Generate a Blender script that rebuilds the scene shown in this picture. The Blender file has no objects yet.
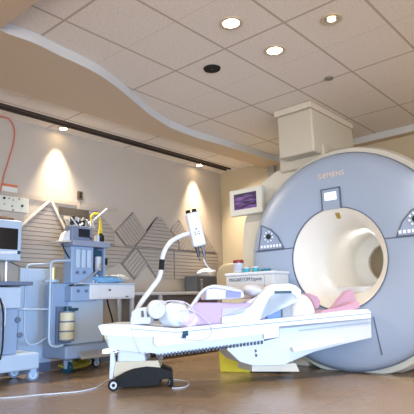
import bpy, bmesh, math, random
from mathutils import Vector, Matrix
random.seed(4)
S = bpy.context.scene
COL = S.collection

# ------------------------------------------------------------------ camera
H = 0.75
FPX, PIT, ROLL, YAW = 500.47, .1837, -.0281, .7156
CEIL = H + 0.6096/0.2824
cF = Vector((math.cos(YAW)*math.cos(PIT), math.sin(YAW)*math.cos(PIT), math.sin(PIT)))
r0 = Vector((math.sin(YAW), -math.cos(YAW), 0)); u0 = r0.cross(cF)
cR = r0*math.cos(ROLL)+u0*math.sin(ROLL); cU = -r0*math.sin(ROLL)+u0*math.cos(ROLL)
cC = Vector((0, 0, H))
cam = bpy.data.cameras.new('camera'); co = bpy.data.objects.new('camera', cam); COL.objects.link(co)
m = Matrix((cR, cU, -cF)).transposed().to_4x4(); m.translation = cC
co.matrix_world = m; cam.sensor_width = 36; cam.lens = FPX/414*36; cam.clip_start = .02
S.camera = co

def ray(x, y): return cF + cR*((x-207)/FPX) - cU*((y-207)/FPX)
def at(x, y, ax, v):                       # point of the place seen at x, y on the plane axis = v
    d = ray(x, y); t = (v-cC[ax])/d[ax]; return cC + d*t
def on_plane(x, y, p, n):
    d = ray(x, y); return cC + d*((p-cC).dot(n)/d.dot(n))

# ------------------------------------------------------------------ materials
def lin(c): return tuple(((v/255)/12.92 if v/255 <= .04045 else ((v/255+.055)/1.055)**2.4) for v in c)+(1,)
MATS = {}
def mat(name, rgb, rough=.5, metal=0, noise=0, nscale=20, bump=0, emit=None, estr=0, trans=0, alpha=1, coat=0):
    if name in MATS: return MATS[name]
    m = bpy.data.materials.new(name); m.use_nodes = True; nt = m.node_tree; b = nt.nodes['Principled BSDF']
    c = lin(rgb); b.inputs['Base Color'].default_value = c
    b.inputs['Roughness'].default_value = rough; b.inputs['Metallic'].default_value = metal
    b.inputs['Coat Weight'].default_value = coat
    if trans: b.inputs['Transmission Weight'].default_value = trans
    if alpha < 1: b.inputs['Alpha'].default_value = alpha
    if noise or bump:
        tc = nt.nodes.new('ShaderNodeTexCoord'); n = nt.nodes.new('ShaderNodeTexNoise'); n.inputs['Scale'].default_value = nscale
        n.inputs['Detail'].default_value = 5
        nt.links.new(tc.outputs['Object'], n.inputs['Vector'])
        if noise:
            mx = nt.nodes.new('ShaderNodeMix'); mx.data_type = 'RGBA'
            mx.inputs[6].default_value = tuple(min(1, v*(1+noise)) for v in c[:3])+(1,)
            mx.inputs[7].default_value = tuple(v*(1-noise) for v in c[:3])+(1,)
            nt.links.new(n.outputs['Fac'], mx.inputs[0]); nt.links.new(mx.outputs[2], b.inputs['Base Color'])
        if bump:
            bp = nt.nodes.new('ShaderNodeBump'); bp.inputs['Strength'].default_value = bump; bp.inputs['Distance'].default_value = .01
            nt.links.new(n.outputs['Fac'], bp.inputs['Height']); nt.links.new(bp.outputs['Normal'], b.inputs['Normal'])
    if emit:
        b.inputs['Emission Color'].default_value = lin(emit); b.inputs['Emission Strength'].default_value = estr
    MATS[name] = m; return m

W_ = mat('white_plastic', (194, 198, 206), .35, noise=.02, nscale=8)
WB = mat('bright_white_enamel', (214, 217, 222), .3, noise=.02, nscale=6)
CREAM = mat('bore_cream', (234, 229, 220), .3, noise=.02, nscale=4)
FACE = mat('gantry_bluegrey', (156, 170, 192), .38, noise=.03, nscale=3)
SHELL = mat('gantry_offwhite', (206, 202, 190), .45, noise=.02, nscale=5)
COLM = mat('column_cream', (196, 188, 172), .5, noise=.02, nscale=6)
SEAM = mat('seam_dark', (86, 96, 114), .5, noise=.05)
DARK = mat('dark_plastic', (26, 27, 32), .4, noise=.1)
BLACK = mat('black_rubber', (8, 8, 10), .8, noise=.1)
SCREEN = mat('screen_glass', (20, 22, 30), .12, noise=.1)
CART = mat('cart_grey_enamel', (140, 162, 192), .4, noise=.03, nscale=10)
CARTL = mat('cart_light_enamel', (176, 194, 214), .4, noise=.03, nscale=10)
CARTD = mat('cart_mid_grey', (98, 112, 138), .45, noise=.04, nscale=10)
STEEL = mat('brushed_steel', (196, 202, 212), .3, .7, noise=.05, nscale=40)
TEAL = mat('teal_plastic', (14, 66, 88), .4, noise=.08)
TEALC = mat('teal_cup', (60, 160, 176), .35, noise=.05)
LILAC = mat('lilac_sheet', (196, 170, 198), .85, noise=.05, nscale=9, bump=.4)
PINK = mat('pink_foam_cover', (188, 146, 166), .75, noise=.05, nscale=12, bump=.2)
LINEN = mat('white_linen', (212, 211, 216), .85, noise=.03, nscale=14, bump=.5)
RED = mat('red_lid', (140, 22, 40), .4, noise=.05)
YEL = mat('yellow_hose', (206, 186, 40), .45, noise=.06)
BIN = mat('yellow_bin_plastic', (226, 206, 60), .4, noise=.08, trans=.15)
BLUEP = mat('blue_wrap', (120, 172, 214), .3, noise=.25, nscale=22)
PLAST = mat('clear_wrap', (226, 224, 214), .2, noise=.12, nscale=30, trans=.3)
ORG = mat('orange_cord', (190, 92, 66), .5, noise=.05)
BEIGE = mat('beige_vinyl', (196, 180, 152), .5, noise=.04)
BEIGEB = mat('beige_base', (196, 188, 172), .45, noise=.04)
BROWN = mat('brown_leather', (112, 84, 66), .7, noise=.2)
LETTER = mat('lettering_grey', (104, 108, 120), .5, noise=.03)
LETTERB = mat('lettering_silver_tan', (226, 206, 190), .4, 0, noise=.03)
KEY = mat('key_white', (236, 240, 248), .4, noise=.02)
AMBER = mat('amber_canister', (214, 206, 176), .4, noise=.15, nscale=30)
LCD = mat('lit_lcd', (180, 215, 240), .3, emit=(196, 226, 246), estr=1.0, noise=.05, nscale=60)
LAMP = mat('lamp_glow', (255, 240, 210), .4, emit=(255, 236, 200), estr=14, noise=.01)
LAMPW = mat('wall_washer_glow', (255, 240, 210), .4, emit=(255, 226, 170), estr=20, noise=.01)
CHROME = mat('lamp_reflector', (200, 190, 165), .2, .9, noise=.05)
LPANEL = mat('acoustic_panel', (160, 151, 143), .85, noise=.05, nscale=30, bump=.2)
LPEDGE = mat('panel_edge', (132, 124, 118), .85, noise=.05, nscale=30)
PANTRIM = mat('panel_light_edge', (216, 206, 192), .7, noise=.04)
SERV = mat('service_panel', (204, 204, 192), .5, noise=.03)
PAPER = mat('printed_paper', (206, 204, 196), .8, noise=.25, nscale=130)
CABF = mat('cabinet_light_grey', (204, 206, 206), .45, noise=.02)
WALLM = mat('wall_paint', (178, 168, 157), .8, noise=.03, nscale=3, bump=.05)
WALLC = mat('wall_paint_cream', (186, 172, 146), .8, noise=.03, nscale=3, bump=.05)
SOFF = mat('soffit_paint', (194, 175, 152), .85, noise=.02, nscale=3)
SOFE = mat('soffit_edge_paint', (190, 190, 190), .7, noise=.02, nscale=5)
SPRK = mat('sprinkler_grey', (140, 134, 126), .5, .3, noise=.05)
PIPE = mat('cable_white', (214, 220, 232), .5, noise=.03)

def math_node(nt, op, a, b=None):
    n = nt.nodes.new('ShaderNodeMath'); n.operation = op
    for i, v in enumerate((a, b)):
        if v is None: continue
        if isinstance(v, (int, float)): n.inputs[i].default_value = v
        else: nt.links.new(v, n.inputs[i])
    return n.outputs[0]
def ceiling_mat():
    m = bpy.data.materials.new('acoustic_tile'); m.use_nodes = True; nt = m.node_tree; b = nt.nodes['Principled BSDF']
    tc = nt.nodes.new('ShaderNodeTexCoord'); sp = nt.nodes.new('ShaderNodeSeparateXYZ'); nt.links.new(tc.outputs['Object'], sp.inputs[0])
    def line(coord, off, period, half):
        p = math_node(nt, 'PINGPONG', math_node(nt, 'ADD', coord, -off+period*40), period/2)
        # pingpong with half-period: zero on the line
        return math_node(nt, 'LESS_THAN', p, half)
    a = line(sp.outputs[1], 3.7347, .6096, .011)
    c = line(sp.outputs[0], .7542, 1.2192, .011)
    d = line(sp.outputs[0], .7542, .6096, .004)
    bar = math_node(nt, 'MAXIMUM', a, c)
    n = nt.nodes.new('ShaderNodeTexNoise'); n.inputs['Scale'].default_value = 55; n.inputs['Detail'].default_value = 6
    nt.links.new(tc.outputs['Object'], n.inputs['Vector'])
    cr = nt.nodes.new('ShaderNodeValToRGB'); cr.color_ramp.elements[0].position = .35; cr.color_ramp.elements[1].position = .65
    cr.color_ramp.elements[0].color = lin((214, 206, 199)); cr.color_ramp.elements[1].color = lin((227, 219, 211))
    nt.links.new(n.outputs['Fac'], cr.inputs[0])
    def mix(f, c1, col):
        mx = nt.nodes.new('ShaderNodeMix'); mx.data_type = 'RGBA'; nt.links.new(f, mx.inputs[0]); nt.links.new(c1, mx.inputs[6]); mx.inputs[7].default_value = lin(col); return mx.outputs[2]
    o = mix(d, cr.outputs[0], (206, 194, 182)); o = mix(bar, o, (180, 168, 156))
    nt.links.new(o, b.inputs['Base Color']); b.inputs['Roughness'].default_value = .9
    bp = nt.nodes.new('ShaderNodeBump'); bp.inputs['Strength'].default_value = .25; bp.inputs['Distance'].default_value = .01
    nt.links.new(n.outputs['Fac'], bp.inputs['Height']); nt.links.new(bp.outputs['Normal'], b.inputs['Normal'])
    return m
def floor_mat():
    m = bpy.data.materials.new('polished_vinyl_floor'); m.use_nodes = True; nt = m.node_tree; b = nt.nodes['Principled BSDF']
    tc = nt.nodes.new('ShaderNodeTexCoord')
    n = nt.nodes.new('ShaderNodeTexNoise'); n.inputs['Scale'].default_value = 60; n.inputs['Detail'].default_value = 8
    n2 = nt.nodes.new('ShaderNodeTexNoise'); n2.inputs['Scale'].default_value = 1.6
    nt.links.new(tc.outputs['Object'], n.inputs['Vector']); nt.links.new(tc.outputs['Object'], n2.inputs['Vector'])
    cr = nt.nodes.new('ShaderNodeValToRGB'); cr.color_ramp.elements[0].position = .3; cr.color_ramp.elements[1].position = .7
    cr.color_ramp.elements[0].color = lin((132, 110, 86)); cr.color_ramp.elements[1].color = lin((160, 136, 108))
    nt.links.new(n.outputs['Fac'], cr.inputs[0])
    br = nt.nodes.new('ShaderNodeTexBrick'); br.offset = 0; br.inputs['Scale'].default_value = 1
    br.inputs['Brick Width'].default_value = .915; br.inputs['Row Height'].default_value = .915; br.inputs['Mortar Size'].default_value = .004
    br.inputs['Color1'].default_value = (1, 1, 1, 1); br.inputs['Color2'].default_value = (.93, .93, .93, 1); br.inputs['Mortar'].default_value = (.7, .7, .7, 1)
    nt.links.new(tc.outputs['Object'], br.inputs['Vector'])
    mx = nt.nodes.new('ShaderNodeMix'); mx.data_type = 'RGBA'; mx.blend_type = 'MULTIPLY'; mx.inputs[0].default_value = 1
    nt.links.new(cr.outputs[0], mx.inputs[6]); nt.links.new(br.outputs['Color'], mx.inputs[7])
    nt.links.new(mx.outputs[2], b.inputs['Base Color'])
    rr = math_node(nt, 'ADD', math_node(nt, 'MULTIPLY', n2.outputs['Fac'], .15), .2)
    nt.links.new(rr, b.inputs['Roughness']); b.inputs['Specular IOR Level'].default_value = .6
    return m

# ------------------------------------------------------------------ mesh helpers
def B(): return bmesh.new()
def obj(name, bm, m, parent=None, smooth=False, bevel=0, seg=2, label=None):
    me = bpy.data.meshes.new(name); bmesh.ops.recalc_face_normals(bm, faces=bm.faces[:]); bm.to_mesh(me); bm.free()
    me.materials.append(m)
    o = bpy.data.objects.new(name, me); COL.objects.link(o)
    if smooth:
        for p in me.polygons: p.use_smooth = True
        try: me.set_sharp_from_angle(angle=math.radians(42))
        except Exception: pass
    if bevel:
        b = o.modifiers.new('bevel', 'BEVEL'); b.width = bevel; b.segments = seg; b.limit_method = 'ANGLE'; b.angle_limit = math.radians(35)
    if parent:
        o.parent = parent
        o.matrix_parent_inverse = Matrix.Translation(parent.location).inverted()
    if label: o['label'] = label
    return o
def thing(name, loc, label, cat, group=None):
    o = bpy.data.objects.new(name, None); COL.objects.link(o); o.location = loc; o.empty_display_size = .1
    o['label'] = label; o['category'] = cat
    if group: o['group'] = group
    return o
def tag(o, label, cat, group=None):
    o['label'] = label; o['category'] = cat
    if group: o['group'] = group
    return o
def struct(o): o['kind'] = 'structure'; return o
def box(bm, x0, x1, y0, y1, z0, z1, M=None):
    vs = [bm.verts.new((x, y, z)) for x in (x0, x1) for y in (y0, y1) for z in (z0, z1)]
    for f in ((0, 1, 3, 2), (4, 6, 7, 5), (0, 4, 5, 1), (2, 3, 7, 6), (0, 2, 6, 4), (1, 5, 7, 3)): bm.faces.new([vs[i] for i in f])
    if M: bmesh.ops.transform(bm, matrix=M, verts=vs)
    return bm
def frame_of(d):
    d = Vector(d).normalized(); a = Vector((0, 0, 1)) if abs(d.z) < .9 else Vector((1, 0, 0))
    u = d.cross(a).normalized(); return u, d.cross(u).normalized()
def cyl(bm, p0, p1, r0, r1=None, n=16, cap=True):
    p0, p1 = Vector(p0), Vector(p1); r1 = r0 if r1 is None else r1; u, v = frame_of(p1-p0); rs = []
    for p, r in ((p0, r0), (p1, r1)):
        rs.append([bm.verts.new(p+(u*math.cos(2*math.pi*i/n)+v*math.sin(2*math.pi*i/n))*r) for i in range(n)])
    for i in range(n): bm.faces.new((rs[0][i], rs[0][(i+1) % n], rs[1][(i+1) % n], rs[1][i]))
    if cap: bm.faces.new(rs[0]); bm.faces.new(rs[1][::-1])
    return bm
def spline(pts, k=6):
    pts = [Vector(p) for p in pts]; P = [pts[0]]+pts+[pts[-1]]; out = []
    for i in range(1, len(P)-2):
        for j in range(k):
            t = j/k; a, b, c, d = P[i-1], P[i], P[i+1], P[i+2]
            out.append(.5*((2*b)+(c-a)*t+(2*a-5*b+4*c-d)*t*t+(3*b-a-3*c+d)*t**3))
    out.append(pts[-1]); return out
def tube(bm, pts, r, n=10, k=6, smooth=True, radii=None):
    pts = spline(pts, k) if smooth else [Vector(p) for p in pts]
    rings = []; u = None
    for i, p in enumerate(pts):
        d = (pts[min(i+1, len(pts)-1)]-pts[max(i-1, 0)]).normalized()
        if u is None: u, _ = frame_of(d)
        u = (u-d*u.dot(d)).normalized(); v = d.cross(u)
        rr = r if radii is None else radii[0]+(radii[1]-radii[0])*i/(len(pts)-1)
        rings.append([bm.verts.new(p+(u*math.cos(2*math.pi*j/n)+v*math.sin(2*math.pi*j/n))*rr) for j in range(n)])
    for a, b in zip(rings, rings[1:]):
        for j in range(n): bm.faces.new((a[j], a[(j+1) % n], b[(j+1) % n], b[j]))
    bm.faces.new(rings[0][::-1]); bm.faces.new(rings[-1]); return bm
def lathe(bm, prof, c, axis='z', n=48, a0=0, a1=2*math.pi, close=True):
    """prof: list of (radius, height)"""
    c = Vector(c); full = abs(a1-a0-2*math.pi) < 1e-6; rings = []
    for r, h in prof:
        ring = []
        for i in range(n if full else n+1):
            a = a0+(a1-a0)*i/n; p, q = r*math.cos(a), r*math.sin(a)
            ring.append(bm.verts.new(c+(Vector((p, q, h)) if axis == 'z' else Vector((h, p, q)))))
        rings.append(ring)
    cnt = len(rings[0])
    for a, b in zip(rings, rings[1:]):
        for i in range(cnt if full else cnt-1): bm.faces.new((a[i], a[(i+1) % cnt], b[(i+1) % cnt], b[i]))
    return rings
def prism(bm, poly, off):
    """poly: 3D points of a flat outline, extruded by vector off"""
    off = Vector(off); a = [bm.verts.new(Vector(p)) for p in poly]; b = [bm.verts.new(Vector(p)+off) for p in poly]; n = len(a)
    fs = [bm.faces.new(a), bm.faces.new(b[::-1])]
    for i in range(n): bm.faces.new((a[i], b[i], b[(i+1) % n], a[(i+1) % n]))
    bmesh.ops.triangulate(bm, faces=fs, ngon_method='EAR_CLIP'); return bm
def blob(bm, c, s, n=24, m_=14, amp=.08, seed=0, p=1.0, flat=None):
    rnd = random.Random(seed); ph = [rnd.uniform(0, 6.28) for _ in range(6)]; c = Vector(c); rings = []
    for i in range(m_+1):
        th = math.pi*i/m_; ring = []
        for j in range(n):
            a = 2*math.pi*j/n
            k = 1+amp*(math.sin(3*a+ph[0]+2*th)+math.sin(5*a+ph[1]-3*th)*.6+math.sin(7*th+ph[2]+2*a)*.5)*math.sin(th)
            sg = lambda v: math.copysign(abs(v)**p, v)
            v = Vector((sg(math.sin(th))*sg(math.cos(a))*s[0], sg(math.sin(th))*sg(math.sin(a))*s[1], sg(math.cos(th))*s[2]))*k
            if flat is not None: v.z = max(v.z, flat)
            ring.append(bm.verts.new(c+v))
        rings.append(ring)
    for a, b in zip(rings, rings[1:]):
        for j in range(n): bm.faces.new((a[j], a[(j+1) % n], b[(j+1) % n], b[j]))
    bmesh.ops.remove_doubles(bm, verts=bm.verts[:], dist=1e-5)
    return bm
def text(name, s, size, m, parent, loc, rx, spacing=1, ext=.002, wide=1):
    cu = bpy.data.curves.new(name, 'FONT'); cu.body = s; cu.size = size; cu.extrude = ext; cu.align_x = 'CENTER'; cu.align_y = 'CENTER'
    cu.space_character = spacing; cu.materials.append(m)
    tmp = bpy.data.objects.new(name+'_tmp', cu); COL.objects.link(tmp); bpy.context.view_layer.update()
    me = bpy.data.meshes.new_from_object(tmp.evaluated_get(bpy.context.evaluated_depsgraph_get())); bpy.data.objects.remove(tmp)
    me.transform(Matrix.LocRotScale(Vector(loc), rx.to_quaternion() if hasattr(rx, 'to_quaternion') else rx, Vector((wide, 1, 1))))
    o = bpy.data.objects.new(name, me); COL.objects.link(o)
    if not me.materials: me.materials.append(m)
    if parent: o.parent = parent; o.matrix_parent_inverse = Matrix.Translation(parent.location).inverted()
    return o
# text facing -X (reads towards -Y): local x -> -Y, y -> Z, z -> -X
ROT_FX = Matrix(((0, 0, -1), (-1, 0, 0), (0, 1, 0)))
ROT_FY = Matrix(((1, 0, 0), (0, 0, -1), (0, 1, 0)))

# ------------------------------------------------------------------ setting
WY, WX = 5.38, 6.56
X0, Y0 = -3.0, -4.0
struct(obj('floor', box(B(), X0, 8, Y0, WY+.1, -.1, 0), floor_mat()))
struct(obj('ceiling', box(B(), X0, WX+.1, Y0, WY+.1, CEIL, CEIL+.1), ceiling_mat()))
struct(obj('wall_left', box(B(), X0, WX+.1, WY, WY+.1, 0, CEIL), WALLM))
struct(obj('wall_back', box(B(), WX, WX+.1, Y0, WY, 0, CEIL), WALLC))
struct(obj('baseboard_left', box(B(), X0, WX, WY-.012, WY, 0, .1), mat('baseboard_grey', (96, 92, 92), .6, noise=.04)))
SZ = CEIL-.095
wave_px = [(7, 22.5), (20, 27), (38, 34), (60, 45.5), (80, 55), (100, 66), (120, 81), (137, 96), (150, 107), (160, 114), (169.5, 120)]
wave_px2 = [(169.5, 120), (185, 126.5), (200, 132), (220, 138), (250, 147.5), (277, 156)]
w1 = spline([at(x, y, 2, CEIL) for x, y in wave_px], 4); w2 = spline([at(x, y, 2, CEIL) for x, y in wave_px2], 4)
wave = [(p.x, p.y) for p in w1]+[(p.x, p.y) for p in w2[1:]]
RX = 6.42
wave = [(1.62, wave[0][1]-.02)]+[q for q in wave if 1.66 < q[0] < RX-.05]+[(RX, wave[-1][1]-.02)]
def flatpoly(name, pts, z0, z1, m):
    bm = B(); prism(bm, [(x, y, z0) for x, y in pts], (0, 0, z1-z0)); return obj(name, bm, m)
outer = [(X0, Y0), (1.62, Y0)]+wave+[(RX, Y0), (WX-.001, Y0), (WX-.001, 4.43), (X0, 4.43)]
bm = B()
box(bm, X0, 1.62, Y0, 4.43, SZ, CEIL-.001); box(bm, RX, WX-.001, Y0, 4.43, SZ, CEIL-.001)
lo = [[bm.verts.new((x, y, z)) for x, y in wave] for z in (SZ, CEIL-.001)]; hi = [[bm.verts.new((x, 4.43, z)) for x, y in wave] for z in (SZ, CEIL-.001)]
for i in range(len(wave)-1):
    bm.faces.new((lo[0][i], lo[0][i+1], hi[0][i+1], hi[0][i])); bm.faces.new((lo[1][i], lo[1][i+1], hi[1][i+1], hi[1][i]))
    bm.faces.new((lo[0][i], lo[0][i+1], lo[1][i+1], lo[1][i])); bm.faces.new((hi[0][i], hi[0][i+1], hi[1][i+1], hi[1][i]))
struct(obj('ceiling_soffit', bm, SOFF))
bm = B(); path = wave+[(RX, Y0)]
for (a, b) in zip(path, path[1:]):
    d = Vector((b[0]-a[0], b[1]-a[1], 0)).normalized(); nn = Vector((d.y, -d.x, 0))*.006
    prism(bm, [(a[0], a[1], SZ), (b[0], b[1], SZ), (b[0], b[1], CEIL-.002), (a[0], a[1], CEIL-.002)], nn)
struct(obj('trim_1', bm, SOFE))
# wall pilaster and shadowed recess by the column
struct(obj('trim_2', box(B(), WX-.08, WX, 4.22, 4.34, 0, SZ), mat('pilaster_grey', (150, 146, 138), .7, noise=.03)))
# dark curtain track on the strip next to the wall
bm = B(); box(bm, X0, 6.4, 5.01, 5.03, CEIL-.025, CEIL); box(bm, X0, 6.4, 5.10, 5.12, CEIL-.03, CEIL); box(bm, X0, 6.4, 5.03, 5.10, CEIL-.008, CEIL-.001)
tag(obj('ceiling_track', bm, mat('track_dark', (58, 46, 38), .6, noise=.1)), 'long dark recessed ceiling track running beside the wall', 'track')

# ------------------------------------------------------------------ ceiling fittings
def downlight(px, py, label, lit, r=.07, glow=LAMP, gimbal=False, group=None):
    p = at(px, py, 2, CEIL); t = thing('recessed_downlight', (p.x, p.y, CEIL-.01), label, 'ceiling light')
    bm = B(); lathe(bm, [(r*.78, 0), (r, -.004), (r*1.12, -.001), (r*1.12, .009), (r*.78, .009)], (p.x, p.y, CEIL-.010), n=32)
    obj('trim_ring', bm, mat('ring_cream', (190, 176, 156), .5, noise=.03), t, True)
    bm = B(); rr = lathe(bm, [(r*.74, 0), (r*.45, .006)], (p.x, p.y, CEIL-.009), n=32); bm.faces.new(rr[1]) 
    if gimbal: obj('reflector', bm, CHROME, t, True)
    elif lit: obj('reflector', bm, glow, t, True)
    else: obj('reflector', bm, BLACK, t, True)
    if gimbal:
        bm = B(); lathe(bm, [(r*.05, 0), (r*.42, -.002), (r*.42, .002)], (p.x-.0, p.y+.0, CEIL-.012), n=24); obj('bulb', bm, mat('dim_bulb', (255, 240, 210), .4, emit=(255, 240, 210), estr=1.5), t)
    return p
pA = downlight(231, 22.5, 'lit round ceiling downlight with wide rings, between black hole and shiny lamp', True, .085)
pB = downlight(331.5, 18.5, 'angled ceiling downlight with shiny metal reflector and dark rim', True, .075, gimbal=True)
pC = downlight(274.5, 50, 'bright white round downlight nearest the ceiling column', True, .085)
p = at(212, 68.3, 2, CEIL); t = bm = B(); rr = lathe(bm, [(.01, 0), (.078, 0), (.082, .012)], (p.x, p.y, CEIL-.012), n=32)
tag(obj('ceiling_opening', bm, BLACK), 'round black unlit opening in the ceiling tile', 'ceiling opening')
p = at(329, 78, 2, CEIL); bm = B(); lathe(bm, [(.005, -.006), (.03, -.006), (.045, 0), (.045, .01)], (p.x, p.y, CEIL-.01), n=24)
tag(obj('sprinkler_cover', bm, SPRK, smooth=True), 'small grey round sprinkler cover on ceiling tile', 'sprinkler')
wash = []
for px, py, lab in ((66, 127, 'lit wall washer above the acoustic panels, over the anesthesia machine'), (199, 165, 'lit wall washer near the far wall corner')):
    p = at(px, py, 2, CEIL); q = Vector((p.x, 5.24, CEIL)); wash.append(q)
    t = thing('wall_washer_light', (q.x, q.y, CEIL-.01), lab, 'ceiling light')
    bm = B(); lathe(bm, [(.045, 0), (.06, -.004), (.066, .009), (.045, .009)], (q.x, q.y, CEIL-.010), n=28); obj('trim_ring', bm, MATS['ring_cream'], t, True)
    bm = B(); rr = lathe(bm, [(.043, 0), (.02, .006)], (q.x, q.y, CEIL-.009), n=28); bm.faces.new(rr[1]); obj('bulb', bm, LAMPW, t, True)

# ------------------------------------------------------------------ left wall: acoustic panels
def wp(x, y, Y=WY): p = at(x, y, 1, Y); return (p.x, p.z)
def wall_panel(poly, label, kind, parentgroup='acoustic wall panels', dirn=0, trim=None):
    """poly: list of (X, Z) on the wall; ribbed board; dirn = rib angle"""
    cx = sum(p[0] for p in poly)/len(poly); cz = sum(p[1] for p in poly)/len(poly)
    t = thing('acoustic_panel', (cx, WY, cz), label, 'wall panel', parentgroup)
    bm = B(); prism(bm, [(x, WY-.001, z) for x, z in poly], (0, -.019, 0)); obj('backing_board', bm, LPEDGE, t)
    # ribs: clip lines to polygon
    bm = B(); ca, sa = math.cos(dirn), math.sin(dirn)
    ext = [(-x*sa+z*ca) for x, z in poly]; lo, hi = min(ext), max(ext); pitch = .052; k = lo+pitch*.5
    while k < hi-.01:
        def cut(kk):
            xs = []
            for (a, b) in zip(poly, poly[1:]+poly[:1]):
                da = -a[0]*sa+a[1]*ca-kk; db = -b[0]*sa+b[1]*ca-kk
                if da*db < 0:
                    s = da/(da-db); X = a[0]+(b[0]-a[0])*s; Z = a[1]+(b[1]-a[1])*s; xs.append(X*ca+Z*sa)
            return (min(xs), max(xs)) if len(xs) >= 2 else None
        c0, c1 = cut(k-.0225), cut(k+.0225)
        if c0 and c1:
            def pt(s, kk): return (s*ca-kk*sa, WY-.02, s*sa+kk*ca)
            prism(bm, [pt(c0[0]+.008, k-.0225), pt(c0[1]-.008, k-.0225), pt(c1[1]-.008, k+.0225), pt(c1[0]+.008, k+.0225)], (0, -.02, 0))
        k += pitch
    if len(bm.verts): obj('ribs', bm, LPANEL, t)
    else: bm.free()
    if trim:
        bm = B()
        for a, b in trim: 
            a3, b3 = Vector((a[0], WY-.03, a[1])), Vector((b[0], WY-.03, b[1])); d = (b3-a3).normalized(); n_ = Vector((d.z, 0, -d.x))*.014
            prism(bm, [a3-n_, b3-n_, b3+n_, a3+n_], (0, -.02, 0))
        obj('edge_strip', bm, PANTRIM, t)
    return t
TZ, MZ, BZ = 2.0, 1.515, 1.07
D45 = math.radians(45)
wall_panel([(2.6, 1.30), (2.78, 1.56), (3.25, 2.0), (3.62, 1.66), (3.62, 1.18), (2.9, 1.18)], 'large gable shaped ribbed panel with pale edge strips left of the anesthesia machine', 0, trim=[((2.86, 1.63), (3.25, 2.0)), ((3.25, 2.0), (3.52, 1.56))])
wall_panel([(3.64, 1.98), (3.92, 1.98), (4.24, 1.70), (4.24, MZ), (3.64, MZ)], 'horizontally ribbed panel with sloped right corner behind the yellow hose', 0)
wall_panel([(4.255, 1.70), (4.57, 2.0), (4.82, 1.74), (4.585, MZ), (4.44, MZ)], 'small diamond panel with diagonal ribs in the upper row, left of the gable', 0, dirn=-D45)
wall_panel([(4.60, MZ), (4.88, 1.80), (5.03, 1.98), (5.12, 1.98), (5.46, 1.62), (5.46, MZ)], 'flat topped gable panel with level ribs at upper centre of wall', 0)
wall_panel([(5.30, 1.80), (5.50, 1.99), (5.90, MZ), (5.47, MZ), (5.47, 1.63)], 'diagonally ribbed peak panel behind the white injector arm', 0, dirn=D45)
wall_panel([(5.92, MZ), (6.02, MZ+.02), (6.34, MZ), (6.34, 1.54), (5.97, 1.95), (5.86, 1.85), (5.62, 1.86)][::1] if False else [(5.93, MZ), (6.36, MZ), (5.99, 1.93), (5.72, 1.73)], 'triangular panel behind the injector head', 0, dirn=D45)
wall_panel([(3.64, MZ-.012), (4.58, MZ-.012), (4.34, 1.27), (3.86, BZ), (3.64, BZ)], 'horizontally ribbed panel with pointed right end beside the machine shelf', 0)
wall_panel([(4.35, 1.28), (4.60, MZ-.012), (4.83, 1.27), (4.60, 1.05)], 'diamond panel with diagonal ribs in the lower row', 0, dirn=D45)
wall_panel([(4.62, MZ-.012), (5.35, MZ-.012), (5.35, BZ), (5.02, BZ), (4.84, 1.26)], 'level ribbed lower panel right of the diamond panel', 0)
wall_panel([(5.36, MZ-.012), (6.4, MZ-.012), (6.4, BZ), (5.36, BZ)], 'long level ribbed lower panel behind the injector syringes', 0)
# mounting rail band above the panels
bm = B(); box(bm, 2.2, 4.3, WY-.012, WY, 1.98, 2.03)
tag(obj('wall_rail', bm, mat('rail_greige', (172, 160, 146), .6, noise=.04)), 'thin level rail strip on wall above the ribbed panels', 'rail')
bm = B(); a = wp(52, 205); b_ = wp(66, 214)
box(bm, 3.36, 3.80, WY-.055, WY-.043, 1.83, 1.93)
tag(obj('equipment_rail_plate', bm, mat('plate_dark', (84, 78, 70), .5, noise=.2, nscale=30)), 'dark narrow service plate on wall above the anesthesia machine', 'wall plate')
# outlet box high on the wall
t = thing('wall_outlet', (3.69, WY, 2.12), 'small dark electrical outlet high on wall with cord hanging below', 'outlet')
a, b_ = wp(77, 191), wp(82, 200)
obj('cover_plate', box(B(), a[0], b_[0], WY-.02, WY, b_[1], a[1]), mat('outlet_brown', (92, 78, 62), .5, noise=.1), t, bevel=.004)
bm = B()
for z in (.35, .7): cyl(bm, (a[0]+(b_[0]-a[0])*.5, WY-.02, b_[1]+(a[1]-b_[1])*z), (a[0]+(b_[0]-a[0])*.5, WY-.024, b_[1]+(a[1]-b_[1])*z), .016)
obj('socket', bm, BLACK, t)
obj('cord', tube(B(), [((a[0]+b_[0])/2, WY-.02, b_[1]), ((a[0]+b_[0])/2+.01, WY-.02, b_[1]-.12), ((a[0]+b_[0])/2, WY-.03, b_[1]-.3)], .004, n=6), mat('cord_grey', (120, 112, 106), .6), t)
# paper notice
a, b_ = wp(2, 183), wp(17, 196)
t = thing('paper_notice', ((a[0]+b_[0])/2, WY, b_[1]), 'small printed paper notice with orange header on the wall', 'notice')
obj('sheet', box(B(), a[0], b_[0], WY-.004, WY, b_[1], a[1]), PAPER, t)
obj('header_band', box(B(), a[0], b_[0], WY-.006, WY-.0041, a[1]-.03, a[1]), mat('header_orange', (196, 110, 78), .7, noise=.1), t)
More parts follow.
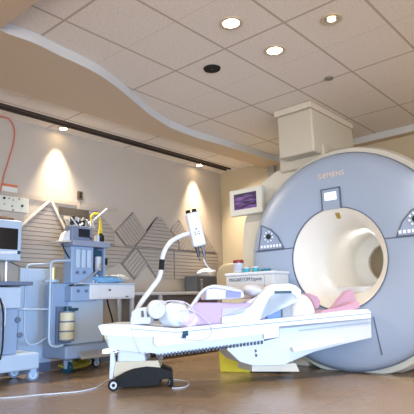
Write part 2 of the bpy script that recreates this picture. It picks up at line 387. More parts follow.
# service panel with outlets
a, b_ = wp(-8, 195), wp(26, 214)
t = thing('service_panel', ((a[0]+b_[0])/2, WY, b_[1]), 'pale wall service panel with round gas outlets under the notice', 'service panel')
obj('face_plate', box(B(), 2.4, 2.96, WY-.055, WY, 1.80, 1.97), SERV, t, bevel=.005)
for x, y, r in ((4, 198, .014), (22, 206, .014), (9, 198.5, .008), (13, 200, .008), (19, 199, .008), (12, 206, .010), (4, 204, .008), (13, 210, .010)):
    q = wp(x, y, WY-.055); bm = B(); cyl(bm, (q[0], WY-.055, q[1]), (q[0], WY-.066, q[1]), r)
    obj('gas_outlet', bm, DARK if r > .012 else mat('outlet_tan', (140, 124, 100), .5, noise=.1), t)
bm = B(); tube(bm, [Vector(at(x, y, 1, WY-.03)) for x, y in ((-4, 117), (4, 117), (11, 121), (14.5, 131), (13, 145), (8, 162), (4, 175), (1, 188), (-3, 196))], .007, n=8)
tag(obj('hanging_cord', bm, ORG, smooth=True), 'thin orange cord hanging down the wall from the ceiling track', 'cord')

# ------------------------------------------------------------------ wall side table, box and bag
YT = 5.0
t = thing('side_table', (5.4, 5.15, 0), 'long pale side table against the wall below the panels', 'table')
zt = at(160, 292, 1, YT).z; xa = at(131, 292, 1, YT).x; xb = 6.3
obj('tabletop', box(B(), xa, xb, YT, 5.33, zt-.04, zt), W_, t, bevel=.008)
lx = at(162, 310, 1, YT).x
for X in (lx, xa+.04, xb-.3):
    for Y in (YT+.03, 5.28): obj('leg', box(B(), X-.022, X+.022, Y-.02, Y+.02, 0, zt-.04), W_, t, bevel=.004)
obj('shade_panel', box(B(), xa+.08, xb-.05, 5.20, 5.22, .12, zt-.06), mat('panel_shadow_grey', (110, 108, 112), .7, noise=.05), t)  # dark grey sheet added for the table's shadow on the wall below
p0 = at(197, 292, 1, YT+.05); p1 = at(217, 276, 1, YT+.05)
t = thing('grey_equipment_box', (p0.x+.1, 5.15, zt), 'dark grey box on the side table under a crumpled white bag', 'box')
obj('case', box(B(), p0.x, p1.x, 5.05, 5.3, zt, p1.z), mat('box_grey', (88, 92, 100), .6, noise=.05), t, bevel=.01)
bm = B()
for i in range(9): lathe(bm, [(.018, 0), (.024, .004), (.018, .008)], (p0.x+.09, 5.035, zt+.02+i*.019), n=12)
obj('coiled_cord', bm, STEEL, t, True)
bm = B(); q = at(207, 273, 1, 5.15); blob(bm, (q.x, 5.17, p1.z+.045), (.17, .1, .075), amp=.12, seed=3, flat=-.042); bmesh.ops.rotate(bm, cent=(q.x, 5.17, p1.z+.04), matrix=Matrix.Rotation(.0, 3, 'Y'), verts=bm.verts[:])
tag(obj('plastic_bag', bm, LINEN, smooth=True), 'crumpled white bag lying on top of the dark grey box', 'bag')

# beige chair behind the cabinet
q = at(229, 276, 0, 5.35)
t = thing('padded_chair', (5.5, q.y, 0), 'beige padded chair standing behind the lettered grey cabinet', 'chair')
bm = B(); blob(bm, (5.42, q.y, 1.02), (.05, .27, .22), amp=0, p=.7); obj('backrest', bm, BEIGE, t, True)
bm = B(); blob(bm, (5.66, q.y, .5), (.26, .25, .06), amp=0, p=.6); obj('seat', bm, BEIGE, t, True)
bm = B(); tube(bm, [(5.42, q.y, .9), (5.42, q.y, .55), (5.55, q.y, .46)], .02); obj('back_support', bm, DARK, t, True)
bm = B(); cyl(bm, (5.66, q.y, .08), (5.66, q.y, .46), .03)
obj('gas_post', bm, STEEL, t, True)
for k in range(5):
    a = k*math.tau/5+.3; bm = B(); e = Vector((5.66+.25*math.cos(a), q.y+.25*math.sin(a), .045)); tube(bm, [(5.66, q.y, .1), e+Vector((0, 0, .03))], .018, smooth=False); lathe(bm, [(.0, -.022), (.022, -.022), (.022, .022), (.0, .022)], (e.x, e.y, .0235), n=12)
    obj('leg', bm, DARK, t)

# ------------------------------------------------------------------ MRI scanner
GX, GY, GZ = 4.75, 2.38, 1.135
mri = thing('mri_scanner', (5.4, GY, 0), 'large round blue grey MRI scanner with wide cream bore', 'scanner')
bm = B(); lathe(bm, [(.525, .02), (.527, .004), (.535, 0), (.9, .0), (1.0, .006), (1.07, .03), (1.11, .07), (1.125, .12), (1.125, .2)], (GX, GY, GZ), 'x', n=128)
obj('front_cover', bm, FACE, mri, True)
bm = B(); lathe(bm, [(1.13, .16), (1.12, .14), (1.132, .125), (1.134, .2), (1.13, .22)], (GX, GY, GZ), 'x', n=128)
obj('rim_band', bm, mat('rim_grey', (120, 130, 146), .4, noise=.03), mri, True)
# body behind the front
bm = B(); n = 96; poly = []
for i in range(n):
    a = math.tau*i/n; r = 1.21; y = r*math.cos(a); z = r*math.sin(a)
    poly.append((GX+.2, GY+y, max(.0, GZ+z)))
rings = []
for X, k in ((GX+.19, .975), (GX+.26, 1.0), (6.0, 1.0), (6.12, .95)):
    rings.append([bm.verts.new((X, GY+1.2*k*math.cos(math.tau*i/n), max(.0, GZ+1.22*k*math.sin(math.tau*i/n)))) for i in range(n)])
for a, b in zip(rings, rings[1:]):
    for i in range(n): bm.faces.new((a[i], a[(i+1) % n], b[(i+1) % n], b[i]))
# end rings with the tunnel hole
for rg, X in ((rings[0], GX+.19), (rings[-1], 6.12)):
    inn = [bm.verts.new((X, GY+.62*math.cos(math.tau*i/n), GZ+.62*math.sin(math.tau*i/n))) for i in range(n)]
    for i in range(n): bm.faces.new((rg[i], rg[(i+1) % n], inn[(i+1) % n], inn[i]))
obj('body_shell', bm, SHELL, mri, True)
XS = 5.02
bm = B(); sc = XS/5.3
pts = [(3.80, 0), (3.80, 1.35), (3.765, 1.68), (3.66, 1.92), (3.44, 2.18), (3.25, 2.27), (2.95, 2.31), (2.95, 0)]
prism(bm, [(XS, y, z) for y, z in pts], (.95, 0, 0)); obj('side_cover', bm, SHELL, mri, bevel=.03, seg=3)
# bore
bm = B(); lathe(bm, [(.527, .015), (.522, .008), (.50, .03), (.44, .12), (.38, .25), (.355, .36), (.35, .42), (.35, 1.12), (.33, 1.20), (.235, 1.30), (.235, 1.36), (.6, 1.38)], (GX, GY, GZ), 'x', n=128)
obj('bore_tunnel', bm, CREAM, mri, True)
bm = B(); lathe(bm, [(.524, .0), (.524, -.006), (.533, -.006), (.533, .0)], (GX, GY, GZ), 'x', n=128); obj('bore_rim', bm, SEAM, mri)
bm = B(); box(bm, GX+.34, GX+1.2, GY-.2, GY+.2, GZ-.36, GZ-.29); obj('bore_rail', bm, WB, mri, bevel=.02)
bm = B(); prism(bm, [(GX+.06, GY+.02, GZ+.475), (GX+.06, GY-.03, GZ+.475), (GX+.13, GY-.01, GZ+.425), (GX+.13, GY+.03, GZ+.425)], (.004, 0, .006)); obj('laser_window', bm, mat('amber_window', (170, 140, 40), .4, noise=.1), mri)
# face panels: seams, control panels, display, logo
def fp(x, y, X=GX): q = at(x, y, 0, X); return (q.y, q.z)
def bar(bm, a, b, w, x0=GX-.003, x1=GX+.004):
    a, b = Vector((0, a[0], a[1])), Vector((0, b[0], b[1])); d = (b-a).normalized(); n_ = Vector((0, -d.z, d.y))*w/2
    prism(bm, [(x0, *(a-n_)[1:]), (x0, *(b-n_)[1:]), (x0, *(b+n_)[1:]), (x0, *(a+n_)[1:])], (x1-x0, 0, 0))
zs = 1.285
for a, b in (((GY+.515, zs), (GY+1.02, zs)), ((GY-.515, zs), (GY-1.0, zs)), (fp(373.5, 317), fp(382, 355))):
    bm = B(); bar(bm, a, b, .012); obj('seam', bm, SEAM, mri)
for s in (1, -1):
    tl, bl, br = (3.245, 1.60), (3.375, 1.295), (2.985, 1.295)
    tl, bl, br = fp(261, 226), fp(257, 251), fp(284, 248)
    Yf = lambda y: GY+(y-GY)*s
    cur = [Vector((br[0], 1.292)), Vector((3.08, 1.43)), Vector((3.17, 1.52)), Vector((tl[0]-.01, tl[1]+.0))]
    poly = [(3.35, 1.292)]+[(v.x, v.y) for v in cur]+[(3.30, 1.50)]
    bm = B(); prism(bm, [(GX-.012, Yf(y), z) for y, z in poly], (.02, 0, 0))
    cp = obj('control_panel', bm, mat('panel_bluegrey', (146, 160, 186), .35, noise=.03), mri)
    bm = B()
    for a, b in zip(poly, poly[1:]+poly[:1]): bar(bm, (Yf(a[0]), a[1]), (Yf(b[0]), b[1]), .012, GX-.016, GX-.004)
    obj('panel_border', bm, SEAM, cp)
    cy, cz = 3.20, 1.44
    bm = B(); lathe(bm, [(.030, -.016), (.030, -.020), (.021, -.020), (.021, -.016)], (GX, Yf(cy), cz), 'x', n=20)
    lathe(bm, [(.001, -.0165), (.021, -.0165)], (GX, Yf(cy), cz), 'x', n=20)
    obj('dial', bm, DARK, cp)
    for k in range(8):
        a = k*math.tau/8+.2; bm = B(); cyl(bm, (GX-.012, Yf(cy+.055*math.cos(a)), cz+.055*math.sin(a)), (GX-.02, Yf(cy+.055*math.cos(a)), cz+.055*math.sin(a)), .010, n=8); obj('button', bm, KEY, cp)
    for k in range(7):
        bm = B(); y = 3.30-k*.042; box(bm, GX-.02, GX-.012, Yf(y)-.012, Yf(y)+.012, 1.315, 1.345); obj('button', bm, KEY, cp)
a, b_ = fp(321.5, 187), fp(342, 209); yc0, yc1, z0, z1 = a[0], b_[0]+.005, 1.645, 1.865
bm = B(); box(bm, GX-.014, GX+.004, yc1, yc0, z0, z1); dp = obj('display_panel', bm, mat('panel_grey_light', (150, 162, 184), .35, noise=.03), mri)
bm = B(); 
for (p_, q_) in (((yc0, z0), (yc0, z1)), ((yc1, z0), (yc1, z1)), ((yc0+.006, z1), (yc1-.006, z1))): bar(bm, p_, q_, .013, GX-.018, GX-.004)
obj('display_border', bm, SEAM, dp)
ym, w = (yc0+yc1)/2, (yc0-yc1)
obj('lit_screen', box(B(), GX-.019, GX-.014, ym-w*.30, ym+w*.32, 1.745, 1.825), LCD, dp, label='small glowing pale blue screen')
text('lettering', 'SIEMENS', .075, LETTERB, mri, (GX-.004, fp(331, 175)[0], fp(331, 175)[1]), ROT_FX, 1.05, .004, 1.05)
# quench duct column up to the ceiling
cmn = thing('ceiling_duct_column', (5.35, 2.83, 2.2), 'cream duct column rising from the scanner to the ceiling', 'duct')
bm = B(); box(bm, 4.78, 5.82, 2.575, 3.03, 2.33, CEIL-.075); obj('duct', bm, COLM, cmn, bevel=.02)
bm = B(); box(bm, 4.75, 5.82, 2.565, 3.05, CEIL-.075, CEIL-.004); obj('cap', bm, mat('cap_cream', (206, 198, 182), .5, noise=.02), cmn, bevel=.008)
bm = B(); box(bm, 4.97, 5.86, 2.56, 3.16, 2.22, 2.46); obj('collar', bm, COLM, cmn, bevel=.03)

# monitor on the scanner shoulder
a, b_ = fp(229, 191, 4.9), fp(262.5, 213, 4.9); ya, yb = a[0], b_[0]; za, zb = 1.77, 2.105
mon = thing('scanner_display', (4.95, (ya+yb)/2, za), 'off white box display with purple screen beside the round scanner', 'display')
bm = B(); box(bm, 4.9, 4.97, yb, ya, za, zb); obj('housing', bm, mat('display_housing', (206, 206, 196), .45, noise=.02), mon, bevel=.012)
sa, sb = fp(234, 197, 4.9), fp(254, 211, 4.9)
m_ = bpy.data.materials.new('purple_screen'); m_.use_nodes = True; nt = m_.node_tree; bs = nt.nodes['Principled BSDF']
tc = nt.nodes.new('ShaderNodeTexCoord'); mp = nt.nodes.new('ShaderNodeMapping'); mp.inputs['Scale'].default_value = (1, 3, 26); nz = nt.nodes.new('ShaderNodeTexNoise'); nz.inputs['Scale'].default_value = 1.4
cr = nt.nodes.new('ShaderNodeValToRGB'); cr.color_ramp.elements[0].color = lin((30, 24, 56)); cr.color_ramp.elements[1].color = lin((126, 84, 150)); cr.color_ramp.elements[0].position = .42; cr.color_ramp.elements[1].position = .66
nt.links.new(tc.outputs['Object'], mp.inputs[0]); nt.links.new(mp.outputs[0], nz.inputs['Vector']); nt.links.new(nz.outputs['Fac'], cr.inputs[0]); nt.links.new(cr.outputs[0], bs.inputs['Emission Color']); bs.inputs['Emission Strength'].default_value = .6; bs.inputs['Base Color'].default_value = lin((20, 18, 30)); bs.inputs['Roughness'].default_value = .2
bm = B(); box(bm, 4.895, 4.9, yb+.08, sa[0]+.0, za+.075, zb-.06); obj('screen', bm, m_, mon)
bm = B(); box(bm, 4.97, 5.06, yb+.06, yb+.26, za+.05, zb-.06); obj('bracket', bm, SHELL, mon)

# ------------------------------------------------------------------ lettered cabinet and what stands on it
CX0, CX1 = 4.40, 4.68
cy0, cy1 = 2.93, at(226, 272, 0, CX0).y; cz = at(245, 272.5, 0, CX0).z
cab = thing('coil_cabinet', (4.55, (cy0+cy1)/2, 0), 'light grey low cabinet with lettering in front of the scanner', 'cabinet')
obj('body', box(B(), CX0, CX1, cy0, cy1, .05, cz-.03), CABF, cab, bevel=.008)
obj('worktop', box(B(), CX0-.012, CX1+.01, cy0-.01, cy1+.01, cz-.03, cz), WB, cab, bevel=.006)
obj('plinth', box(B(), CX0+.03, CX1-.02, cy0+.03, cy1-.03, 0, .05), DARK, cab)
spl = at(265, 280, 0, CX0).y
obj('door', box(B(), CX0-.014, CX0, spl+.006, cy1-.01, .09, cz-.045), CABF, cab, bevel=.004)
obj('door', box(B(), CX0-.014, CX0, cy0+.01, spl-.006, .09, cz-.045), CABF, cab, bevel=.004)
text('lettering', 'MAGNETOM Espree', .058, LETTER, cab, (CX0-.016, at(246, 279.5, 0, CX0).y, at(246, 279.5, 0, CX0).z), ROT_FX, 1.0, .002, .88)
q = at(238.5, 266, 0, 4.52)
t = thing('wipes_tub', (4.52, q.y, cz), 'white tub with dark red lid on the lettered cabinet', 'tub')
bm = B(); rr = lathe(bm, [(.052, 0), (.057, .006), (.057, .115), (.052, .12)], (4.52, q.y, cz), n=28); bm.faces.new(rr[0]); obj('tub', bm, W_, t, True)
bm = B(); rr = lathe(bm, [(.059, .118), (.061, .125), (.059, .15), (.03, .158)], (4.52, q.y, cz), n=28); bm.faces.new(rr[-1]); bm.faces.new(rr[0]); obj('lid', bm, RED, t, True)
bm = B(); lathe(bm, [(.0578, .03), (.0578, .095)], (4.52, q.y, cz), n=28, a0=2.2, a1=4.2); obj('sticker', bm, mat('sticker_grey', (180, 178, 196), .6, noise=.15, nscale=60), t, True)
for px_, lab in ((246.5, 'teal and white cup right next to the red lidded tub'), (255.5, 'teal and white cup farther from the red lidded tub')):
    q = at(px_, 268, 0, 4.52); t = thing('plastic_cup', (4.52, q.y, cz), lab, 'cup')
    bm = B(); rr = lathe(bm, [(.034, 0), (.041, .05)], (4.52, q.y, cz), n=20); bm.faces.new(rr[0]); obj('cup_body', bm, TEALC, t, True)
    bm = B(); rr = lathe(bm, [(.043, .05), (.043, .064), (.02, .068)], (4.52, q.y, cz), n=20); bm.faces.new(rr[-1]); bm.faces.new(rr[0]); obj('lid', bm, W_, t, True)
q = at(267, 270, 0, 4.55)
bm = B(); prism(bm, [(4.46, q.y-.06, cz), (4.46, q.y+.06, cz), (4.60, q.y+.06, cz), (4.60, q.y-.06, cz)], (0, 0, .012)); blob(bm, (4.53, q.y, cz+.02), (.05, .055, .018), amp=.15, seed=5, flat=-.01)
tag(obj('folded_cloth', bm, mat('teal_cloth', (50, 128, 150), .8, noise=.15), smooth=True), 'flat teal folded cloth on the lettered cabinet beside the cups', 'cloth')

# ------------------------------------------------------------------ patient table
P1 = at(113, 391, 2, 0); P1.z = .5; P2 = at(371, 312, 0, 4.70)
uu = Vector((P2.x-P1.x, P2.y-P1.y, 0)).normalized(); vv = Vector((-uu.y, uu.x, 0))
if vv.dot(Vector((1, 1, 0))) < 0: vv = -vv
BW = .44
def bp(x, y, v=0): return on_plane(x, y, P1+vv*v, vv)
LB = (Vector((P2.x-P1.x, P2.y-P1.y, 0))).length
def bprism(bm, pxs, v0, v1):
    # the far side is a little shorter than the near one: rounded foot end, head end cut square to the scanner
    near = [bp(x, y, v0) for x, y in pxs]; far = []
    for p in near:
        u = (p-P1).dot(uu)/LB; far.append(p+vv*(v1-v0)+uu*((v1-v0)/BW*(.12-.41*u)))
    a = [bm.verts.new(p) for p in near]; b = [bm.verts.new(p) for p in far]; n = len(a)
    fs = [bm.faces.new(a), bm.faces.new(b[::-1])]
    for i in range(n): bm.faces.new((a[i], b[i], b[(i+1) % n], a[(i+1) % n]))
    bmesh.ops.triangulate(bm, faces=fs, ngon_method='EAR_CLIP'); return bm
def bloc(x, y, v=0):                                   # bed-local frame matrix at a point
    p = bp(x, y, v); m = Matrix((uu, vv, Vector((0, 0, 1)))).transposed().to_4x4(); m.translation = p; return m
bed = thing('patient_table', (P1+uu*1.0+vv*.2)*1, 'long white MRI patient table with foot end on black castor base', 'patient table')
bed.location.z = 0
bm = B(); bprism(bm, [(98, 326), (101, 324.5), (130, 324.5), (176, 328.5), (225, 323.5), (290, 317.5), (345, 310.5), (368, 309), (371, 312), (371, 318), (290, 327), (225, 331.5), (170, 337), (133, 337), (102, 335)], 0, BW); obj('table_deck', bm, WB, bed, bevel=.008)
bm = B(); bprism(bm, [(104, 335), (133, 336), (170, 337), (225, 331.5), (279, 328), (279, 337), (264, 339.5), (205, 347), (156, 353.5), (119, 350.5), (109, 348.5), (108, 339), (104.5, 338)], .015, BW-.015); obj('side_apron', bm, W_, bed, bevel=.006)
bm = B(); 
bprism(bm, [(156, 353.5), (264, 339.5), (264, 341.5), (156, 355.5)], .03, .05)
N = 31
obj('tooth_strip', bm, W_, bed)
bm = B()
for i in range(N):
    t0 = (i+.2)/N; t1 = (i+.72)/N; f = lambda t, dy: (156+108*t, 355.2-14*t+dy)
    bprism(bm, [f(t0, -.8), f(t1, -.8), f(t1, 2.6), f(t0, 2.6)], .018, .05)
obj('teeth', bm, mat('teeth_dark', (54, 60, 76), .5, noise=.05), bed)
bm = B(); bprism(bm, [(264, 338.6), (279, 336.6), (279, 331), (264, 333)], -.012, .01); bprism(bm, [(154, 334), (225, 330), (279, 326.5), (279, 332), (158, 346.5), (154, 344)], -.014, .012); obj('side_rail', bm, WB, bed, bevel=.002)
bm = B(); bprism(bm, [(279, 328), (371, 318), (372, 338), (345, 344), (314, 352), (292, 360), (283, 365.5), (254, 366), (240, 362), (227, 350), (226, 347.5), (264, 341), (279, 337)], .03, BW-.03); obj('lift_housing', bm, W_, bed, bevel=.015)
bm = B(); bprism(bm, [(292, 347.5), (343, 337.5), (344, 341.5), (322, 347), (294, 352)], -.01, .035); obj('handle_ledge', bm, WB, bed, bevel=.006)
bm = B(); bprism(bm, [(300, 330), (371, 322), (371, 323.2), (300, 331.2)], .022, .034); obj('seam', bm, mat('seam_light', (170, 176, 190), .5), bed)
bm = B(); bprism(bm, [(252, 365.5), (296, 363), (300, 371.6), (252, 371.6)], .06, BW-.06)
o = obj('pedestal_base', bm, BEIGEB, bed, bevel=.006)
for vv_ in o.data.vertices:
    if vv_.co.z < .03: vv_.co.z = 0.0
for x_, y_ in ((256, 351), (256.5, 355.5)):
    bm = B(); bprism(bm, [(x_-1, y_-1.5), (x_+.6, y_-1.5), (x_+1, y_+1), (x_-.6, y_+1.5)], .02, .035); obj('latch', bm, DARK, bed)
bm = B(); bprism(bm, [(170, 337), (225, 331.5), (290, 326.6), (371, 318), (371, 319), (290, 327.8), (225, 332.6), (170, 338)], -.003, .004)
bprism(bm, [(130, 328.5), (176, 332), (225, 327), (290, 321), (371, 313), (371, 313.7), (290, 321.8), (225, 327.8), (176, 332.8), (130, 329.3)], -.003, .004); obj('edge_groove', bm, mat('groove_grey', (140, 146, 160), .5), bed)
bm = B()
for x_, y_ in ((104.5, 336), (156.5, 338)): bprism(bm, [(x_, y_), (x_+2, y_), (x_+2, y_+1.6), (x_, y_+1.6)], -.016, 0)
obj('indicator', bm, mat('indicator_amber', (206, 190, 130), .5), bed)
text('lettering', 'MAQUET', .02, LETTER, bed, (bp(284, 366.5, .057)), Matrix((uu, Vector((0, 0, 1)), -vv)).transposed(), 1, .001) if False else None
# foot end base: column, black base, castors
bm = B(); bprism(bm, [(118, 349), (144, 350), (146, 362), (117, 362)], .08, .26); obj('support_column', bm, W_, bed, bevel=.015)
bm = B(); bprism(bm, [(110, 352), (114, 350), (115, 362), (112.5, 379), (109, 380)], .05, .08); obj('side_plate', bm, W_, bed, bevel=.006)
bm = B(); bprism(bm, [(114, 362), (158, 360.5), (161, 369), (146, 370), (122, 375), (114, 377)], .07, .30); obj('base_cover', bm, BEIGE, bed, bevel=.006)
bm = B(); bprism(bm, [(112, 382), (116, 377), (124, 372.5), (133, 369), (146, 367), (160, 368), (172, 372), (173, 377.5), (161, 379), (157, 385), (130, 386.5), (118, 387)], .03, .36); obj('castor_base', bm, BLACK, bed, bevel=.015)
def castor(parent, c, r, d, wm=BLACK, hub=STEEL, fork=None, w=.028):
    """c wheel centre, d axle direction"""
    c = Vector(c); d = Vector(d).normalized(); bm = B(); cyl(bm, c-d*w/2, c+d*w/2, r, n=24); wh = obj('castor', bm, wm, parent, True, bevel=.004)
    bm = B(); cyl(bm, c-d*(w/2+.004), c-d*(w/2), r*.62, n=20); cyl(bm, c+d*(w/2), c+d*(w/2+.004), r*.62, n=20); obj('hub', bm, hub, wh)
    bm = B(); cyl(bm, c-d*(w/2+.006), c-d*(w/2+.003), r*.3, n=14); obj('axle', bm, wm, wh)
    if fork:
        bm = B(); u_ = Vector((0, 0, 1)); s_ = d.cross(u_).normalized()
        for k in (-1, 1): prism(bm, [c+d*k*(w/2+.008)+s_*.02-u_*.008, c+d*k*(w/2+.008)-s_*.02-u_*.008, c+d*k*(w/2+.008)-s_*.03+u_*(r+.012), c+d*k*(w/2+.008)+s_*.03+u_*(r+.012)], d*.004)
        box(bm, -.03, .03, -(w/2+.012), (w/2+.012), r+.01, r+.02, Matrix.Translation(c) @ Matrix((s_, d, u_)).transposed().to_4x4())
        obj('fork', bm, fork, wh)
    return wh
for x_, v, r, d, hub in ((113.5, .0, .048, vv, W_), (170.5, .05, .045, uu+vv*.25, STEEL), (124, .30, .04, uu, STEEL), (160, .38, .04, uu, STEEL)):
    a_ = bp(x_, 382, v); castor(bed, (a_.x, a_.y, r), r, d, hub=hub, w=.03)
# yellow bin
qa = at(219, 372, 2, 0); qb = at(251, 373, 2, 0)
bt = thing('yellow_waste_bin', (4.2, 3.35, 0), 'translucent yellow waste bin on the floor under the patient table', 'waste bin')
du = (qb-qa); du.z = 0; L = du.length; du.normalize(); dn = Vector((-du.y, du.x, 0)); 
if dn.dot(Vector((1, 1, 0))) < 0: dn = -dn
bm = B(); bot = [qa+du*.012, qb-du*.012, qb-du*.012+dn*.10, qa+du*.012+dn*.10]; top = [qa-du*.0, qb, qb+dn*.12, qa+dn*.12]
zt_ = bp(219, 346, .1).z; vb = [bm.verts.new((p.x, p.y, .001)) for p in bot]; vt = [bm.verts.new((p.x, p.y, .225)) for p in top]
bm.faces.new(vb)
for i in range(4): bm.faces.new((vb[i], vb[(i+1) % 4], vt[(i+1) % 4], vt[i]))
bm.faces.new(vt[::-1])
obj('bin_body', bm, BIN, bt, bevel=.01)
cq = qa+du*.09; bm = B(); prism(bm, [cq+Vector((0, 0, .15))-dn*.001, cq+du*.05+Vector((0, 0, .145))-dn*.001, cq+du*.06+Vector((0, 0, .185))-dn*.001, cq+du*.01+Vector((0, 0, .19))-dn*.001], -dn*.004)
obj('sticker', bm, mat('sticker_orange', (216, 150, 110), .6, noise=.3, nscale=60), bt)

# ---- things lying on the table
# translucent coil guard (left) with thick clear tube
t = thing('mattress_pad', bp(230, 318, .2), 'lilac covered mattress pad lying on the patient table', 'mattress pad')
bm = B(); bprism(bm, [(188, 307), (200, 302.5), (262, 302), (268, 309), (262, 320.5), (225, 323.5), (190, 326)], .06, BW-.05); obj('sheet', bm, LILAC, t, bevel=.02, seg=3)
bm = B(); bprism(bm, [(222, 308), (262, 306), (262, 313), (222, 316)], .05, .061); obj('fold', bm, mat('lilac_fold', (196, 188, 222), .85, noise=.05, nscale=9, bump=.4), t, bevel=.006)
t = thing('clear_body_coil', bp(215, 300, .2), 'translucent white curved coil shell standing on the mattress pad', 'coil')
bm = B(); tube(bm, [bp(186, 314, .03), bp(192, 305, .03), bp(200, 294, .03), bp(208, 287.5, .03), bp(218, 287, .03), bp(230, 289.5, .03), bp(241, 291, .03)], .013, n=10)
tube(bm, [bp(190, 311, .36), bp(196, 302, .36), bp(203, 292, .36), bp(211, 286.5, .36), bp(222, 286.5, .36), bp(243, 290, .36)], .013, n=10)
obj('frame_tube', bm, WB, t, True)
bm = B(); bprism(bm, [(206, 289), (218, 288), (244, 291), (245, 297), (232, 299.5), (206, 300)], .06, .34); obj('shell', bm, mat('milky_plastic', (222, 216, 234), .25, noise=.06, trans=.2), t, bevel=.015)
bm = B(); bprism(bm, [(226, 290.5), (242, 292), (241, 297.5), (226, 298)], .05, .062); obj('pad', bm, mat('lilac_blue_pad', (150, 150, 196), .7, noise=.08), t, bevel=.005)
bm = B(); bprism(bm, [(222, 299.5), (240, 298.5), (250, 300.5), (238, 303.5), (222, 302.5)], .045, .10); obj('strap', bm, mat('tan_strap', (176, 152, 116), .7, noise=.2, nscale=40), t, bevel=.004)
bm = B(); m_l = bloc(254, 291, .22); blob(bm, (0, 0, 0), (.115, .15, .06), amp=.05, seed=8); bmesh.ops.transform(bm, matrix=m_l @ Matrix.Rotation(.18, 4, 'Y'), verts=bm.verts[:])
tag(obj('white_pillow', bm, LINEN, smooth=True), 'small white pillow above the lilac pad beside the arched coil', 'pillow')
bm = B(); bprism(bm, [(245, 299.5), (262, 298), (272, 288), (278, 285), (276, 294), (266, 303), (247, 303.5)], .12, .32)
tag(obj('lilac_cushion', bm, mat('lilac_pink_cover', (216, 190, 208), .8, noise=.05, bump=.2), bevel=.02, smooth=True), 'pinkish lilac cushion tucked behind the white arched coil', 'cushion')
# white arched head coil
t = thing('arched_head_coil', bp(275, 317, .1), 'large white arched coil housing with dark slot on the patient table', 'coil')
arch = [(222, 323.6), (222, 317), (232, 316.5), (243, 314), (251, 306), (259, 296), (267, 287.5), (274, 284), (290, 283.5), (296, 285.5), (301, 290), (301, 300), (294.5, 300), (293, 293), (275, 292.5), (270, 296), (264, 306), (259, 320.3)]
bm = B(); bprism(bm, arch, .02, .07); obj('side_frame', bm, WB, t, bevel=.006)
bm = B(); bprism(bm, [(272, 287), (290, 286), (295, 288), (295, 291), (272, 291)], .07, .10); obj('top_bridge', bm, W_, t, bevel=.01)
bm = B(); bprism(bm, [(275, 291), (291.5, 290.6), (292, 293.4), (275, 293.6)], .010, .03); obj('slot', bm, DARK, t, bevel=.002)
bm = B(); bprism(bm, [(268, 302), (281, 301), (281.5, 318.5), (267, 319.5)], .08, .16); obj('padding_block', bm, mat('blue_pad', (112, 142, 188), .5, noise=.10, nscale=30), t, bevel=.01)
bm = B(); bprism(bm, [(259, 305), (267, 303), (266, 319.5), (258, 320.5)], .09, .15); obj('padding_block', bm, PINK, t, bevel=.01)
bm = B(); bprism(bm, [(282, 301), (292, 299), (292, 317.5), (283, 318)], .075, .14); obj('padding_block', bm, mat('pale_grey_pad', (160, 162, 168), .5, noise=.2, nscale=40), t, bevel=.01)
bm = B(); bprism(bm, [(266, 300), (274, 294.5), (292, 294.5), (292, 301), (270, 303)], .10, .14); obj('shade_backing', bm, mat('opening_shade_grey', (84, 92, 108), .6, noise=.1), t)  # dark block added behind the opening to paint its inner shade
bm = B(); cyl(bm, bp(275, 298.5, .06), bp(281, 298, .06), .016); obj('connector', bm, mat('connector_olive', (176, 166, 90), .5, noise=.1), t, True)
bm = B(); cyl(bm, bp(285, 297, .06), bp(291, 296.5, .06), .018); obj('connector', bm, mat('connector_blue', (110, 130, 160), .5, noise=.1), t, True)
# mesh dome
bm = B(); ml = bloc(302, 317.5, .16); blob(bm, (0, 0, 0), (.135, .085, .225), amp=0, n=32, flat=0.0); bmesh.ops.transform(bm, matrix=ml, verts=bm.verts[:])
tag(obj('domed_coil', bm, mat('white_mesh_cover', (228, 222, 216), .6, noise=.1, nscale=90, bump=.5), smooth=True), 'rounded white dome coil right of the arched coil', 'coil')
bm = B(); bprism(bm, [(304, 293), (311, 293.5), (318, 296.5), (321, 301), (320, 308), (316, 310), (312, 301)], .25, .36)
tag(obj('pink_cushion', bm, PINK, bevel=.02, seg=3, smooth=True), 'rounded pink cushion leaning on the white dome coil', 'cushion')
bm = B(); bprism(bm, [(318, 314.5), (323, 310.5), (340, 308), (356, 301.5), (360, 302.5), (360, 308), (350, 311), (335, 313.5)], .05, .13)
tag(obj('pink_pad', bm, PINK, bevel=.012, seg=3, smooth=True), 'flat pink pad lying under the pink wedge at scanner end', 'pad')
bm = B(); bprism(bm, [(333, 309), (340, 300), (347, 291.5), (351, 289.8), (354, 292), (356.5, 301.6), (345, 306.5)], .17, .215)
tag(obj('pink_wedge', bm, PINK, bevel=.012, seg=3, smooth=True), 'upright pink foam wedge cushion in front of the bore', 'cushion')
# headphones, linen, tubes at the foot end
t = thing('headphones', bp(155, 325, .1), 'large white headphones with round ear cups at the table foot end', 'headphones')
for x_, y_, v in ((156, 309.5, .04), (160, 309, .22)):
    bm = B(); c = bp(x_, y_, v); d = (vv*1-uu*.35).normalized(); cyl(bm, c-d*.035, c+d*.035, .085, n=28); e = obj('ear_cup', bm, WB, t, True, bevel=.02, seg=3)
    bm = B(); lathe(bm, [(.0, 0), (.0, 0)], c) if False else cyl(bm, c-d*.042, c-d*.034, .05, n=24); obj('cushion_disc', bm, LINEN, e, True)
bm = B(); bprism(bm, [(130, 325), (131, 312), (136, 308.5), (148, 306.5), (152, 312), (150, 324)], .03, .30); obj('foam_body', bm, LINEN, t, bevel=.02, seg=3)
bm = B()
for x_ in (141, 146.5): bprism(bm, [(x_, 311), (x_+2.4, 310.5), (x_+3, 317), (x_+.6, 317.5)], .018, .032)
obj('vent_slot', bm, DARK, t)
